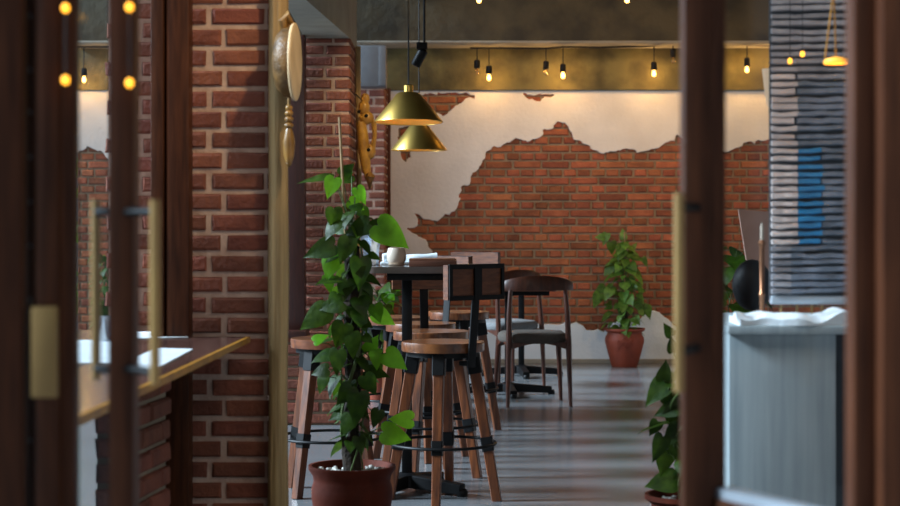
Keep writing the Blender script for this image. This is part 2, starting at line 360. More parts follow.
# low brick wall under the window sill and pier under the counter
lw = MB().box(-1.0, -.60, 10.25, 10.37, 0, .52).build('wall_left', mortar, smooth=False); struct(lw, 'low brick wall under the window sill behind the left stool', 'wall')
mb = MB(); brick_face(mb, lambda u, z, d: (u, 10.25-d, z), -1.0, -.60, .01, .52, lambda i: (-.75,.215) if i % 2 else (-.65,.215), 61); mb.build('bricks', brick_near, lw, smooth=False)
A_ = Vector((-.845, 5.2, 0)); B_ = Vector((-.90, 4.74, 0)); dr = (B_-A_).normalized(); nr = Vector((-dr.y, dr.x, 0))
if nr.x < 0: nr = -nr
pw = MB().prism([(A_.x, A_.y), (B_.x, B_.y), (B_.x-.06, B_.y+.02), (A_.x-.16, A_.y+.02)], 0, .795).build('wall_left', mortar, smooth=False); struct(pw, 'short brick pier carrying the wooden counter', 'wall')
mb = MB(); brick_face(mb, lambda u, z, d: tuple(A_+dr*u+nr*d+Vector((0,0,z))), 0, (B_-A_).length, .01, .79, lambda i: (.0,.21) if i % 2 else (.1,.21), 71)
brick_face(mb, lambda u, z, d: (B_.x-u, B_.y-d, z), .0, .06, .01, .79, lambda i: (.0,.21) if i % 2 else (.1,.21), 72); mb.build('bricks', brick_near, pw, smooth=False)

# dark window frames on the left
def frame_obj(name, boxes, m, label, cat='window'):
    mb = MB()
    for b in boxes: mb.box(*b, .004)
    return struct(mb.build(name, m), label, cat)
frame_obj('window_1', [(-.965,-.925,5.64,5.75,0,2.3), (-.918,-.845,5.66,5.75,0,2.3), (-.925,-.915,5.69,5.75,0,2.3)], wood_door, 'dark brown timber frame at the left of the nearest brick pillar')
w2 = frame_obj('window_2', [(-.975,-.848,10.2,10.34,.52,2.28)], wood_win, 'red brown timber window post before the middle pillar')
s2 = MB().box(-1.02, -.83, 10.1, 10.36, .52, .56, .006).build('window_sill', wood_win, w2)
frame_obj('window_3', [(-.51,-.488,14.3,14.42,0,2.28)], wood_door, 'thin dark upright at the left edge of the plaster')

# ------------------------------------------------------------------ leaves and plants
HL = [(0,0),(.13,-.10),(.30,-.11),(.42,.0),(.455,.16),(.41,.36),(.30,.58),(.17,.78),(.06,.93),(0,1.04)]
def leaf(mb, base, tip, nrm, L, droop=.25, fold=.18, wid=1.0):
    base = Vector(base); t = Vector(tip).normalized(); n = Vector(nrm); n = (n-t*n.dot(t))
    if n.length < 1e-3: n = Vector((0,-1,.3)); n = n-t*n.dot(t)
    n.normalize(); s = t.cross(n)
    vs_ = []; m = len(HL)
    for k, fx in enumerate((-1,-.55,0,.55,1)):
        for (x, y) in HL:
            yy = y if fx else max(y, 0.0)
            if abs(fx) == .55: yy = y*.8+max(y,0)*.2
            X = x*fx*wid
            zz = -droop*yy*yy + fold*abs(X)*1.1 - .5*X*X + .015*math.sin(9*yy)*abs(fx)
            vs_.append(base+s*(X*L)+t*(yy*L)+n*(zz*L))
    fs = []
    for k in range(4):
        for i in range(m-1): fs.append((k*m+i, k*m+i+1, (k+1)*m+i+1, (k+1)*m+i))
    mb.add(vs_, fs)
def pot_mesh(name, r, h, m, parent, style, loc=(0,0,0)):
    if style == 'bowl':
        pr = [(r*.66,0),(r*.72,.01),(r*.86,h*.30),(r*.93,h*.55),(r*.93,h*.68),(r*.88,h*.78),(r*.90,h*.86),(r*1.0,h*.95),(r*1.0,h),(r*.93,h),(r*.88,h*.93),(r*.84,h*.85),(r*.5,h*.84),(0,h*.84)]
    else:
        pr = [(r*.60,0),(r*.64,.012),(r*.70,h*.14),(r*.86,h*.45),(r*.96,h*.66),(r*.94,h*.76),(r*.84,h*.86),(r*.84,h*.90),(r*1.0,h*.95),(r*1.0,h),(r*.92,h),(r*.8,h*.92),(r*.5,h*.90),(0,h*.90)]
    return MB().lathe(pr, 40, loc).build(name, m, parent, angle=50)
def plant(label, loc, pot_r, pot_h, style, pot_mat, height, env, n, L, seed, leafm, explicit=(), pole_r=.028, stake=None, group=None, brights=(), pole_h=None, rim_gravel=True, name='potted_climbing_plant', lscale=.85, zstart=.02):
    """explicit: (px, py, length_px, tip_angle_deg[, depth offset])"""
    rnd = random.Random(seed)
    t = thing(name, label, 'plant', loc, 0, group)
    pot = pot_mesh('pot', pot_r, pot_h, pot_mat, t, style)
    zb = pot_h*.86
    if rim_gravel:
        mb = MB()
        for i in range(240):
            a = rnd.uniform(0, 2*PI); q = pot_r*.80*math.sqrt(rnd.random())
            s_ = rnd.uniform(.006,.012); mb.ball((q*math.cos(a), q*math.sin(a), zb+rnd.uniform(.0,.020)), s_, s_*rnd.uniform(.6,1), s_*.6, 6)
        g = mb.build('gravel', pebble, pot); g['kind'] = 'stuff'
    ph = pole_h or height*.8
    pts = [(rnd.uniform(-.006,.006), rnd.uniform(-.006,.006), zb-.02+(ph-zb)*i/8) for i in range(9)]
    if pole_r > .012:
        MB().tube(pts, [pole_r*(1.05 if i < 2 else .9) for i in range(9)], 10).build('moss_pole', moss, t)
    if stake: MB().tube([(stake[0], 0, zb), (stake[1], 0, stake[2])], .006, 6).build('cane', cane, t)
    fol = MB(); st = MB(); fb = MB()
    # vines wound up the pole
    for v in range(4 if pole_r > .012 else 3):
        a0 = rnd.uniform(0, 6.28); q = [];
        for i in range(24):
            z = zb+(height*.93-zb)*i/23; rr = pole_r+.008 if z < ph else .012
            if pole_r <= .012: rr = .01+.04*i/23
            q.append((rr*math.cos(a0+i*.33), rr*math.sin(a0+i*.33), z))
        st.tube(q, .0035, 5)
    D0 = loc[1]
    def addleaf(bp, tip, nrm, l, wid=1, target=None):
        (target or fol).v, (target or fol).f
        leaf(target or fol, bp, tip, nrm, l, rnd.uniform(.1,.4), rnd.uniform(.05,.35), wid)
        b = Vector(bp); root = Vector((b.x*.12, b.y*.12, min(max(zb, b.z-.04-rnd.random()*.04), height*.93)))
        mid = root.lerp(b, .55)+Vector((0,0,.018))
        st.tube([root, mid, b], .002, 4)
    for e in explicit:
        dd = e[4] if len(e) > 4 else rnd.uniform(-.07, .03)
        D = D0+dd; p = P(e[0], e[1], D)-Vector(loc); l = e[2]*D/F*lscale; a = R(e[3])
        tip = Vector((math.cos(a), rnd.uniform(-.3,.1), math.sin(a))); base = p-tip.normalized()*(l*.45)
        nrm = Vector((rnd.uniform(-.4,.4), -1, rnd.uniform(0,.7)))
        addleaf(base, tip, nrm, l, e[6] if len(e) > 6 else rnd.uniform(.78,1.0), fb if (len(e) > 5 and e[5]) else None)
    for i in range(n):
        tt = (i+rnd.random())/n; z = zb+zstart+(height-zb-zstart)*tt; r = env(tt)*rnd.uniform(.35,1); a = i*2.4+rnd.uniform(-.4,.4)
        bp = Vector((r*math.cos(a), r*math.sin(a), z))
        out = Vector((math.cos(a), math.sin(a), rnd.uniform(-1.3,.0)))
        nrm = Vector((math.cos(a)*.6+rnd.uniform(-.8,.8), math.sin(a)*.6+rnd.uniform(-.3,.3)-.25, rnd.uniform(.3,1)))
        addleaf(bp, out, nrm, L*rnd.uniform(.45,1.2))
    fol.build('foliage', leafm, t, angle=80)
    if fb.v: o = fb.build('foliage', leaf_bright, t, angle=80); o['label'] = 'yellow green leaves with sunlight put into their colour'
    st.build('vines', stem_m, t)
    return t

# ------------------------------------------------------------------ bar stools
def stool(label, x, y, rz, back=None):
    t = thing('bar_stool', label, 'bar stool', (x, y, 0), rz, 'wooden bar stools round the high tables')
    HS = .68; r = .178
    mb = MB()
    # seat: laminated planks clipped to a disc
    n = 5; wd = 2*r/n
    for i in range(n):
        xa = -r+i*wd+.0006; xb = -r+(i+1)*wd-.0006; pts = []
        for k in range(9):
            xx = xa+(xb-xa)*k/8; pts.append((xx, -math.sqrt(max(0, r*r-xx*xx))))
        for k in range(8,-1,-1):
            xx = xa+(xb-xa)*k/8; pts.append((xx, math.sqrt(max(0, r*r-xx*xx))))
        q = []
        for p in pts:
            if not q or (Vector(p)-Vector(q[-1])).length > 1e-4: q.append(p)
        if (Vector(q[0])-Vector(q[-1])).length < 1e-4: q.pop()
        cx = (xa+xb)/2; m = len(q)
        vs_ = []
        for (sc, z) in ((.985,HS-.040),(1,HS-.036),(1,HS-.005),(.98,HS)):
            vs_ += [(cx+(p[0]-cx)*(1 if sc == 1 else .999), p[1]*sc, z) for p in q]
        fs = [(a*m+k, a*m+(k+1)%m, (a+1)*m+(k+1)%m, (a+1)*m+k) for a in range(3) for k in range(m)]+[tuple(range(m-1,-1,-1)), tuple(range(3*m,4*m))]
        mb.add(vs_, fs)
    mb.build('seat', wood_seat, t, angle=30)
    mb = MB().lathe([(.14,HS-.062),(.155,HS-.062),(.155,HS-.040),(.14,HS-.040),(.14,HS-.062)], 32)
    mb.bar((-.15,0,HS-.052),(.15,0,HS-.052),.03,.02,up=(0,0,1)); mb.bar((0,-.15,HS-.052),(0,.15,HS-.052),.03,.02,up=(0,0,1)); mb.build('seat_frame', black, t)
    for k in range(4):
        a = PI/2*k; top = Vector((.125*math.cos(a), .125*math.sin(a), HS-.045)); ft = Vector((.232*math.cos(a), .232*math.sin(a), 0.0))
        nrm = (math.cos(a), math.sin(a), 0)
        lg = MB().bar(ft, top, .036, .040, .046, .048, up=nrm).build('leg', wood_stool, t)
        def at(z): return ft.lerp(top, z/(HS-.045))
        MB().bar(at(.215), at(.275), .046, .050, .048, .052, up=nrm).build('leg_cuff', black, lg)
        MB().bar(at(.545), at(.628), .054, .058, .055, .060, up=nrm).build('leg_bracket', black, lg)
    z = .245; ring = [(.226*math.cos(2*PI*i/48), .226*math.sin(2*PI*i/48), z) for i in range(48)]
    MB().tube(ring, .0065, 8, closed=True).build('foot_ring', black, t)
    if back is not None:
        a = back-rz; d = Vector((math.cos(a), math.sin(a), 0)); s = Vector((-math.sin(a), math.cos(a), 0))
        up_ = MB(); o = d*.185
        up_.bar(o+Vector((0,0,HS-.10)), o+d*.03+Vector((0,0,.88)), .040, .008, up=tuple(d)); up_.bar(d*.13+Vector((0,0,HS-.085)), o+Vector((0,0,HS-.085)), .04, .02, up=(0,0,1))
        up_.build('upright', black, t)
        # panel gently curved round the seat
        W = .155; zb, zt = .868, 1.013
        def path(u, off): return d*(.215+off-.25*u*u*.9) + s*u   # u across
        pan = MB(); fr = MB(); N = 8
        def slab(m, u0, u1, z0, z1, o0, o1):
            vs_ = []; k_ = 6
            for i in range(k_+1):
                u = u0+(u1-u0)*i/k_
                for (off, zz) in ((o0,z0),(o1,z0),(o1,z1),(o0,z1)): vs_.append(path(u, off)+Vector((0,0,zz)))
            fs = [(i*4+j, i*4+(j+1)%4, (i+1)*4+(j+1)%4, (i+1)*4+j) for i in range(k_) for j in range(4)]+[(3,2,1,0), tuple(k_*4+j for j in range(4))]
            m.add(vs_, fs)
        slab(pan, -W, W, zb, zt, -.022, .008)
        pan.build('backrest', wood_back, t)
        slab(fr, -W+.003, W-.003, zt-.017, zt+.003, .005, .016); slab(fr, -W+.003, W-.003, zb-.003, zb+.017, .005, .016)
        slab(fr, -W+.003, -W+.020, zb, zt, .005, .016); slab(fr, W-.020, W-.003, zb, zt, .005, .016); slab(fr, -.020, .020, zb-.003, zt+.003, .005, .018)
        fr.build('back_frame', black, t)
    return t
stool('front wooden bar stool with black framed backrest, nearest the camera right of the table post', PX(443,7.5), 7.5, R(-97), R(-50))
stool('round wooden bar stool just behind the front stool, backrest on the far side', PX(431,8.22), 8.22, R(-20), R(100))
stool('round wooden bar stool third back from the camera, seat showing left of the table post', PX(421,8.85), 8.85, R(10), R(50))
stool('round wooden bar stool farthest back beside the left wall', PX(397,9.42), 9.42, R(20), R(160))
stool('round wooden bar stool farthest right, its plain backrest rising above the menu board', PX(458,9.95), 9.95, R(12), R(60))
stool('wooden bar stool half hidden between the wooden pole and the potted climbing plant', PX(331,7.72), 7.72, R(55), None)

# ------------------------------------------------------------------ tables
def table(name, label, cx, cy, w_, d_, h, thick, topm, arm, rot, group=None, corner=.06, apron=.03, postw=.045, post_dx=0):
    t = thing(name, label, 'table', (cx, cy, 0), 0, group)
    poly = []
    for (sx, sy, a0) in ((1,1,0),(-1,1,90),(-1,-1,180),(1,-1,270)):
        for k in range(7):
            a = R(a0+15*k); poly.append((sx*(w_/2-corner)+corner*math.cos(a), sy*(d_/2-corner)+corner*math.sin(a)))
    MB().prism(poly, h-thick, h).build('tabletop', topm, t)
    ap = MB(); z1 = h-thick; z0 = z1-apron
    ix, iy = w_/2-.05, d_/2-.03
    ap.box(-ix+.05, ix, -iy, -iy+.025, z0, z1, .003); ap.box(-ix+.05, ix, iy-.025, iy, z0, z1, .003); ap.box(post_dx-.04, post_dx+.04, -iy+.02, iy-.02, z0+.004, z1, .003)
    ap.build('apron', black, t)
    MB().box(post_dx-postw/2, post_dx+postw/2, -postw/2, postw/2, .05, z0+.01, .004).build('post', black, t)
    bs = MB()
    for k in range(4):
        a = R(rot+90*k); e = Vector((post_dx+arm*math.cos(a), arm*math.sin(a), .03))
        bs.bar((post_dx,0,.050), e, .06, .06, .05, .045, up=(0,0,1)); bs.lathe([(.022,0),(.024,.004),(.024,.02),(.02,.03)], 12, (e.x, e.y, 0))
    bs.lathe([(.05,.02),(.05,.075),(.03,.085)], 16, (post_dx,0,0)); bs.build('base', black, t)
    return t
table('high_table', 'high dark table with thin top on a black steel post, cup and napkin on it', -.135, 7.74, .47, .56, 1.0, .028, wood_table, .28, -30, corner=.05, post_dx=-.055)
table('dining_table', 'low dark dining table with black crossed base behind the front armchair', .46, 12.05, .52, .58, .75, .03, board_m, .30, 5, 'low dining tables by the brick wall', post_dx=-.06)
table('dining_table', 'low dark dining table nearest the brick wall, behind the grey chair', .62, 13.5, .55, .55, .75, .03, board_m, .30, 5, 'low dining tables by the brick wall', post_dx=-.07)

# things on the high table
cu_ = thing('cup', 'small round cream ceramic cup on a saucer on the high table', 'cup', (PX(396.5,7.62), 7.62, 1.0))
MB().lathe([(.024,.006),(.032,.009),(.041,.025),(.043,.045),(.040,.065),(.035,.079),(.033,.079),(.037,.062),(.038,.045),(.034,.02),(0,.014)], 28).build('bowl', ceramic, cu_, angle=60)
MB().lathe([(.028,0),(.036,.003),(.040,.009),(.037,.009),(.02,.006),(0,.006)], 28).build('saucer', ceramic, cu_, angle=60)
nap = MB()
nap.tube([(-.13+.24*i/12, .008*math.sin(i*.5), .030+.004*math.sin(i*.7)) for i in range(13)], [.019+.003*math.sin(i*1.1) for i in range(13)], 12)
nap.box(-.14, .10, -.05, .05, 0, .014, .006)
tag(nap.build('napkin', cloth, loc=(PX(412,7.82), 7.82, 1.0)), 'white cloth napkin rolled up behind the cup', 'napkin')
mbd = thing('menu_board', 'flat brown wooden menu board lying on the high table', 'menu', (PX(444,7.58), 7.58, 1.0))
MB().box(-.15, .055, -.08, .10, 0, .026, .003).build('board', board_m, mbd); MB().box(-.15, .05, -.07, .09, .026, .033, .002).build('cover', wood_back, mbd)
jg = thing('water_jug', 'pale glass jug with a dark straw at the left end of the high table', 'jug', (PX(371,7.72), 7.72, 1.0))
MB().lathe([(.032,0),(.034,.004),(.034,.03),(.036,.07),(.052,.145),(.050,.145),(.033,.07),(.031,.03),(.028,.008),(0,.008)], 8).build('body', jug_glass, jg, angle=20)
MB().tube([(-.012,0,.012),(.050,-.01,.150)], .0025, 6).build('straw', rope, jg)

# ------------------------------------------------------------------ elbow chairs
def elbow_chair(label, x, y, rz, fab, zs=.47):
    """back of the chair is at local -y"""
    t = thing('armchair', label, 'chair', (x, y, 0), rz, 'walnut armchairs at the low tables')
    s = MB(); pts = []
    for k in range(28):
        a = 2*PI*k/28; c_, n_ = math.cos(a), math.sin(a)
        pts.append(((abs(c_)**.55)*(1 if c_ >= 0 else -1)*(.225 if n_ > 0 else .205), (abs(n_)**.55)*(1 if n_ >= 0 else -1)*.20+.0))
    m = len(pts); vs_ = []
    for (sc, z) in ((.95,zs-.065),(1,zs-.05),(1.01,zs-.03),(.985,zs-.01),(.9,zs+.002),(.6,zs+.008),(.2,zs+.01)): vs_ += [(p[0]*sc, p[1]*sc, z) for p in pts]
    fs = [(a*m+k, a*m+(k+1)%m, (a+1)*m+(k+1)%m, (a+1)*m+k) for a in range(6) for k in range(m)]+[tuple(range(m-1,-1,-1)), tuple(range(6*m,7*m))]
    s.add(vs_, fs); s.build('seat', fab, t, angle=60)
    fr = MB()
    def rail(p0, p1):
        p0 = Vector(p0); p1 = Vector(p1); k_ = 10; vs_ = []; dr = (p1-p0).normalized(); nn = Vector((-dr.y, dr.x, 0))*.011
        for i in range(k_+1):
            u = i/k_; p = p0.lerp(p1, u); lo_ = zs-.105+.042*math.sin(PI*u)
            vs_ += [p-nn+Vector((0,0,lo_)), p+nn+Vector((0,0,lo_)), p+nn+Vector((0,0,zs-.058)), p-nn+Vector((0,0,zs-.058))]
        fr.add(vs_, [(i*4+j, i*4+(j+1)%4, (i+1)*4+(j+1)%4, (i+1)*4+j) for i in range(k_) for j in range(4)]+[(3,2,1,0), tuple(k_*4+j for j in range(4))])
    rail((-.19,-.175,0), (.19,-.175,0)); rail((-.20,.175,0), (.20,.175,0)); rail((-.19,-.175,0), (-.20,.175,0)); rail((.19,-.175,0), (.20,.175,0))
    fr.build('seat_frame', wood_chair, t)
    for sx in (-1, 1):
        MB().tube([(sx*.205,-.20,0),(sx*.195,-.185,zs-.07),(sx*.19,-.165,.60),(sx*.178,-.150,.765)], [.012,.020,.017,.013], 10).build('rear_leg', wood_chair, t)
        MB().tube([(sx*.225,.205,0),(sx*.20,.175,zs-.06)], [.012,.020], 10).build('front_leg', wood_chair, t)
    b = MB(); vs_ = []; N = 26
    for i in range(N+1):
        a = R(-180+14+ (152)*i/N) ; u = (i/N-.5)*2
        cx, cy = .232*math.cos(a), -.075+.115*math.sin(a)
        hh = .056+.040*max(0, math.cos(u*PI/2))**1.3; zc = .748; th = .013+.004*abs(u)
        nx, ny = math.cos(a), math.sin(a)
        for (o_, z) in ((-th,zc),(th,zc),(th,zc+hh*.8),(th*.3,zc+hh),(-th*.6,zc+hh*.95)): vs_.append((cx+nx*o_, cy+ny*o_, z))
    k = 5; b.add(vs_, [(i*k+j, i*k+(j+1)%k, (i+1)*k+(j+1)%k, (i+1)*k+j) for i in range(N) for j in range(k)]+[tuple(range(k-1,-1,-1)), tuple(N*k+j for j in range(k))])
    b.build('backrest', wood_chair, t, angle=45)
    return t
elbow_chair('dark walnut armchair with brown grey seat, its curved back towards the camera', .545, 11.42, R(8), fabric)
elbow_chair('walnut armchair with paler grey seat behind the front armchair', .40, 12.72, R(35), fabric_blue)

# loose napkins on the low tables
for (px, py, dd, lab, wd) in ((520,279,11.95,'folded white napkin on the front low table', .17), (512,272,13.4,'folded white napkin on the low table nearest the wall', .2)):
    m_ = MB(); m_.box(-wd/2, wd/2, -.05, .05, 0, .010, .003); m_.box(-wd/2+.02, wd/2-.03, -.04, .05, .010, .020, .003)
    tag(m_.build('napkin', cloth, loc=(PX(px,dd), dd, .75)), lab, 'napkin', 'napkins on the low tables')

# ------------------------------------------------------------------ plants
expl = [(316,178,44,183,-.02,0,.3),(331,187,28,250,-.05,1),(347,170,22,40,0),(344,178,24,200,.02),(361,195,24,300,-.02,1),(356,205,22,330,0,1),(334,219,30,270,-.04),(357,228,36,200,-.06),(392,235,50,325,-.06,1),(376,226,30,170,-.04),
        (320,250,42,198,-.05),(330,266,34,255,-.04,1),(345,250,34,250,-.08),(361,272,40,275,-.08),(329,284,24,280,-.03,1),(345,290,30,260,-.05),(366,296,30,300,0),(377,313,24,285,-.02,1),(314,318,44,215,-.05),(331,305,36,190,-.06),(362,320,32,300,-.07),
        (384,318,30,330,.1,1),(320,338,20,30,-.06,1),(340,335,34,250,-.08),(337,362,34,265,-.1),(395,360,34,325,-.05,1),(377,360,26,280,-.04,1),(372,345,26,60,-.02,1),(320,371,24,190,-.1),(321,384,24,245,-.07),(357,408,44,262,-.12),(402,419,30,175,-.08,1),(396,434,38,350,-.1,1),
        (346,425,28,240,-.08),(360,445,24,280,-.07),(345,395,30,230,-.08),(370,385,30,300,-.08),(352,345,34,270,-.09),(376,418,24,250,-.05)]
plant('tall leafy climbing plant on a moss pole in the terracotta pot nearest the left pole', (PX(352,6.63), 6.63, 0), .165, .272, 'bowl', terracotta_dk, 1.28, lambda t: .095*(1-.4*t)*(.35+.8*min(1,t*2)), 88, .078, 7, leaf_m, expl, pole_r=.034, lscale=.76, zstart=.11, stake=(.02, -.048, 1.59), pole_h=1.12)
plant('bushy potted plant in a carved terracotta urn against the back wall', (PX(624.5,14.33), 14.33, 0), .168, .315, 'urn', terracotta, 1.03, lambda t: .20*math.sin(PI*min(1,(.22+t*.72)))**.8*(1.05-.5*t), 115, .095, 17, leaf_far,
      [(605,239,15,250,0),(600,237,10,180,0),(623,234,13,100,0),(612,248,15,280,0),(636,257,14,330,0),(633,247,12,60,0),(645,262,12,300,0),(597,300,18,250,0),(648,312,16,285,0),(640,306,18,300,0),(600,290,14,220,0),(608,270,16,230,0),(630,285,18,280,0)], pole_r=.03, pole_h=.62, stake=(0,.0,1.10))
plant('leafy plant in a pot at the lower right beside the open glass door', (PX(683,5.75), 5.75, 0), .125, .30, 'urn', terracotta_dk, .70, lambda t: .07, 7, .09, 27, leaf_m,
      [(657,392,36,225,0),(674,400,26,330,.02),(654,428,18,240,0),(677,421,34,280,0),(659,448,30,250,-.03),(681,452,32,285,0),(662,482,34,190,0),(684,472,26,60,0),(665,372,22,80,0),(672,345,18,100,0),(688,385,26,300,0),(668,330,16,120,0),(668,410,30,200,0),(672,436,30,230,-.02),(664,462,28,260,0),(688,430,30,300,0)], pole_r=.005, pole_h=.5, lscale=.9)
plant('leafy potted plant on the floor behind the high table by the left wall', (PX(380,11.6), 11.6, 0), .11, .27, 'urn', terracotta, .78, lambda t: .14, 60, .10, 37, leaf_m, [(390,300,20,300,0,1),(393,292,16,30,0,1),(384,325,18,240,0,1)], pole_r=.02, pole_h=.6)
plant('leafy potted plant reflected in the left glass door, built near the back wall', (PX(106,13.6), 13.6, 0), .13, .28, 'urn', terracotta, .95, lambda t: .10, 60, .09, 47, leaf_m, [], pole_r=.02, pole_h=.7)  # plant's reflection in the door glass, built as a real plant
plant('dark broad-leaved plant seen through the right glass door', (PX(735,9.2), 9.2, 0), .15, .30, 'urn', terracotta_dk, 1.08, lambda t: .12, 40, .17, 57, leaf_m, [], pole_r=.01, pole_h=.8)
# carved relief on the far urn
rel = MB()
urn = [o for o in bpy.data.objects if o.name.startswith('pot.001')][0]
def on_urn(a, z): 
    r_ = .168*(.86+.10*min(1, max(0,(z-.14)/.06))); return Vector((r_*math.sin(a), -r_*math.cos(a), z))
for (a0, s_, ph, z0) in ((-.34,.030,0,.20),(.05,.030,PI,.185),(-.12,.022,PI/2,.225),(.28,.020,0,.215),(-.45,.016,2,.16),(-.02,.016,4,.15)):
    rel.tube([on_urn(a0+s_*5*(1-i/26)*math.cos(ph+i*.5)*1.1, z0+s_*(1-i/26)*math.sin(ph+i*.5)) for i in range(22)], .0045, 6)
rel.build('relief', terracotta, urn)

# ------------------------------------------------------------------ wooden poles and carvings on the left
def pole(label, x, y, r, z1, seed, wob=.01):
    rnd = random.Random(seed); pts = []; rs = []
    for i in range(26):
        z = z1*i/25; pts.append((x+wob*noise.noise(Vector((seed, z*1.1, 0)))*2, y+wob*noise.noise(Vector((seed+5, z*1.1, 0))), z)); rs.append(r*(1+.10*noise.noise(Vector((seed+8, z*2.4, 0)))))
    mb = MB().tube(pts, rs, 18)
    return tag(mb.build('wooden_pole', wood_pole), label, 'pole')
pole('pale weathered wooden pole standing against the nearest brick pillar', -.5606, 5.72, .033, 2.28, 3, .003)
pole('thin pale wooden pole beside the middle brick pillar', -.570, 10.9, .017, 2.28, 9, .006)
# carved ornament 1: shallow wooden disc seen almost edge on, knobbed handle hanging below
o1 = thing('carved_wall_ornament', 'round carved wooden shield hanging high on the pale pole', 'wall ornament', (PX(293,5.62), 5.62, PZ(62,5.62)), 0)
M1 = Matrix.Rotation(R(-3.5), 4, 'Z') @ Matrix.Rotation(R(90), 4, 'Y')
MB().lathe([(0,-.062),(.05,-.060),(.088,-.050),(.110,-.028),(.114,-.006),(.114,.0),(0,.0)], 40, M=M1).build('shield', mat('dark_carved_wood', (.24,.12,.03), (.07,.035,.01), .5, scale=20, bump=.004), o1, angle=50)
MB().lathe([(0,.0),(.122,.0),(.126,.004),(.126,.009),(.120,.012),(.08,.010),(0,.009)], 40, M=M1).build('rim', mat('lit_rim_wood', (.85,.62,.36), (.6,.4,.2), .5), o1)  # rim colour lightened to carry the light falling on it
kn = MB()
for (z, r_) in ((-.148,.012),(-.166,.014),(-.185,.015),(-.205,.016)): kn.ball((-.012,-.01,z), r_, r_, .011)
kn.lathe([(0,-.34),(.008,-.33),(.017,-.30),(.020,-.26),(.013,-.225),(.008,-.21)], 14, (-.012,-.01,0)); kn.tube([(-.012,-.01,-.11),(-.012,-.01,-.22)], .006, 6); kn.build('hanging_handle', wood_carved, o1)
hk = MB(); hk.tube([(-.025,-.01,.08),(-.03,-.03,.13),(-.018,-.03,.15),(-.005,-.01,.12),(-.012,-.02,.06)], [.012,.014,.012,.012,.008], 10); hk.build('carved_horn', wood_carved, o1)
# carved ornament 2: golden figure
D2 = 10.7
o2 = thing('carved_wall_ornament', 'golden carved wooden figure hanging on the middle brick pillar', 'wall ornament', (PX(364,D2), D2, PZ(145,D2)), 0)
fg = MB(); k = D2/F
def q(px, py): return ((px-362)*k*1.2, 0, -(py-145)*k)
fg.ball(q(362,108), 6*k, .03, 8*k); fg.ball(q(364,118), 7.5*k, .028, 7*k); fg.ball(q(363,99), 4.5*k, .02, 6*k)
fg.tube([q(359,122), q(361,135), q(362,150), q(364,170), q(368,188)], [5*k,5.5*k,6*k,4.5*k,.8*k], 12)
fg.ball(q(366,152), 7*k, .03, 8*k); fg.tube([q(370,120), q(371,135), q(369,150)], [3*k,2.2*k,3*k], 8)
fg.build('figure', mat('golden_wood', (.62,.33,.05), (.30,.14,.025), .4, scale=16, bump=.002, coat=.2), o2)
tp = MB(); tp.lathe([(0,-.085),(.022,-.02),(.034,0),(.026,.012),(.01,.03),(0,.032)], 14, tuple(Vector(q(367,177))+Vector((0,-.035,0)))); tp.build('pendant', wood_carved, o2)
for (a, b) in ((364,116),(358,112),(366,150)): MB().ball(Vector(q(a,b))+Vector((0,-.030,0)), .011, .008, .011).build('carved_hole', black, o2)
MB().tube([q(355,94), q(360,100), q(362,104)], .004, 6).build('hook', black, o2)

# grey speaker box
sp = thing('wall_speaker', 'grey box speaker mounted under the beam above the far pillar', 'speaker', (PX(372,13.6), 13.72, PZ(66,13.6)))
MB().box(-.112,.112,-.12,.12,-.162,.162,.022).build('body', grey_plastic, sp); MB().box(.052,.108,-.128,-.118,-.15,.15,.003).build('side_strip', grey_plastic, sp); MB().box(-.04,.04,.115,.24,-.03,.03).build('bracket', grey_plastic, sp)

# ------------------------------------------------------------------ pendant lamps, spotlight, string lights
def pendant(label, x, y, zb, R0, hh, tilt):
    t = thing('pendant_lamp', label, 'pendant lamp', (x, y, zb), 0, 'brass pendant lamps')
    rt = R0*.31; T = Matrix.Translation((0,0,hh)) @ Matrix.Rotation(-R(tilt), 4, 'X') @ Matrix.Translation((0,0,-hh))
    MB().lathe([(R0-.001,0),(R0,.001),(R0*.995,.005),(rt+.006,hh),(rt-.004,hh+.006),(rt-.008,hh+.004),(rt,hh-.004),(R0*.988,.004),(R0-.001,0)], 56, M=T).build('shade', brass, t, angle=30)
    MB().lathe([(R0*.984,.003),(R0*.972,.005),(rt-.006,hh-.012),(0,hh-.010),(0,hh-.008),(rt-.003,hh-.008),(R0*.984,.003)], 56, M=T).build('liner', liner_m, t, angle=30)
    MB().lathe([(rt-.002,hh),(rt*.6,hh+.006),(.026,hh+.008),(.026,hh+.045),(.022,hh+.05),(0,hh+.05)], 28, M=T).build('cap', brass, t, angle=30)
    MB().tube([(0,0,hh+.045),(0,0,3.2-zb)], .0045, 8).build('cord', rope, t)
    MB().ball((0,0,.088), .024, .024, .030).build('bulb', bulb_pend, t)
    return t
pendant('nearer and larger brass cone pendant lamp above the high table', PX(408.5,9.65), 9.65, PZ(122.5,9.65), .190, .158, 2.2)
pendant('smaller and lower brass cone pendant lamp behind the first one', PX(419,11.8), 11.8, PZ(150.5,11.8), .190, .165, .0)
DS = 11.2
spt = thing('spotlight', 'small black ceiling spotlight above the brass pendant lamps', 'spotlight', (PX(422,DS), DS, PZ(48,DS)))
MB().box(-.035,.035,-.03,.03,-.01,.035,.004).build('mount', black, spt)
MB().tube([(.015,0,.03),(.015,0,3.2-PZ(48,DS))], .008, 8).build('rod', black, spt)
MB().lathe([(.026,-.06),(.032,-.05),(.032,.05),(.02,.062),(0,.062)], 18, M=Matrix.Translation((-.016,-.0,-.062)) @ Matrix.Rotation(R(28), 4, 'Y')).build('lamp_head', black, spt)

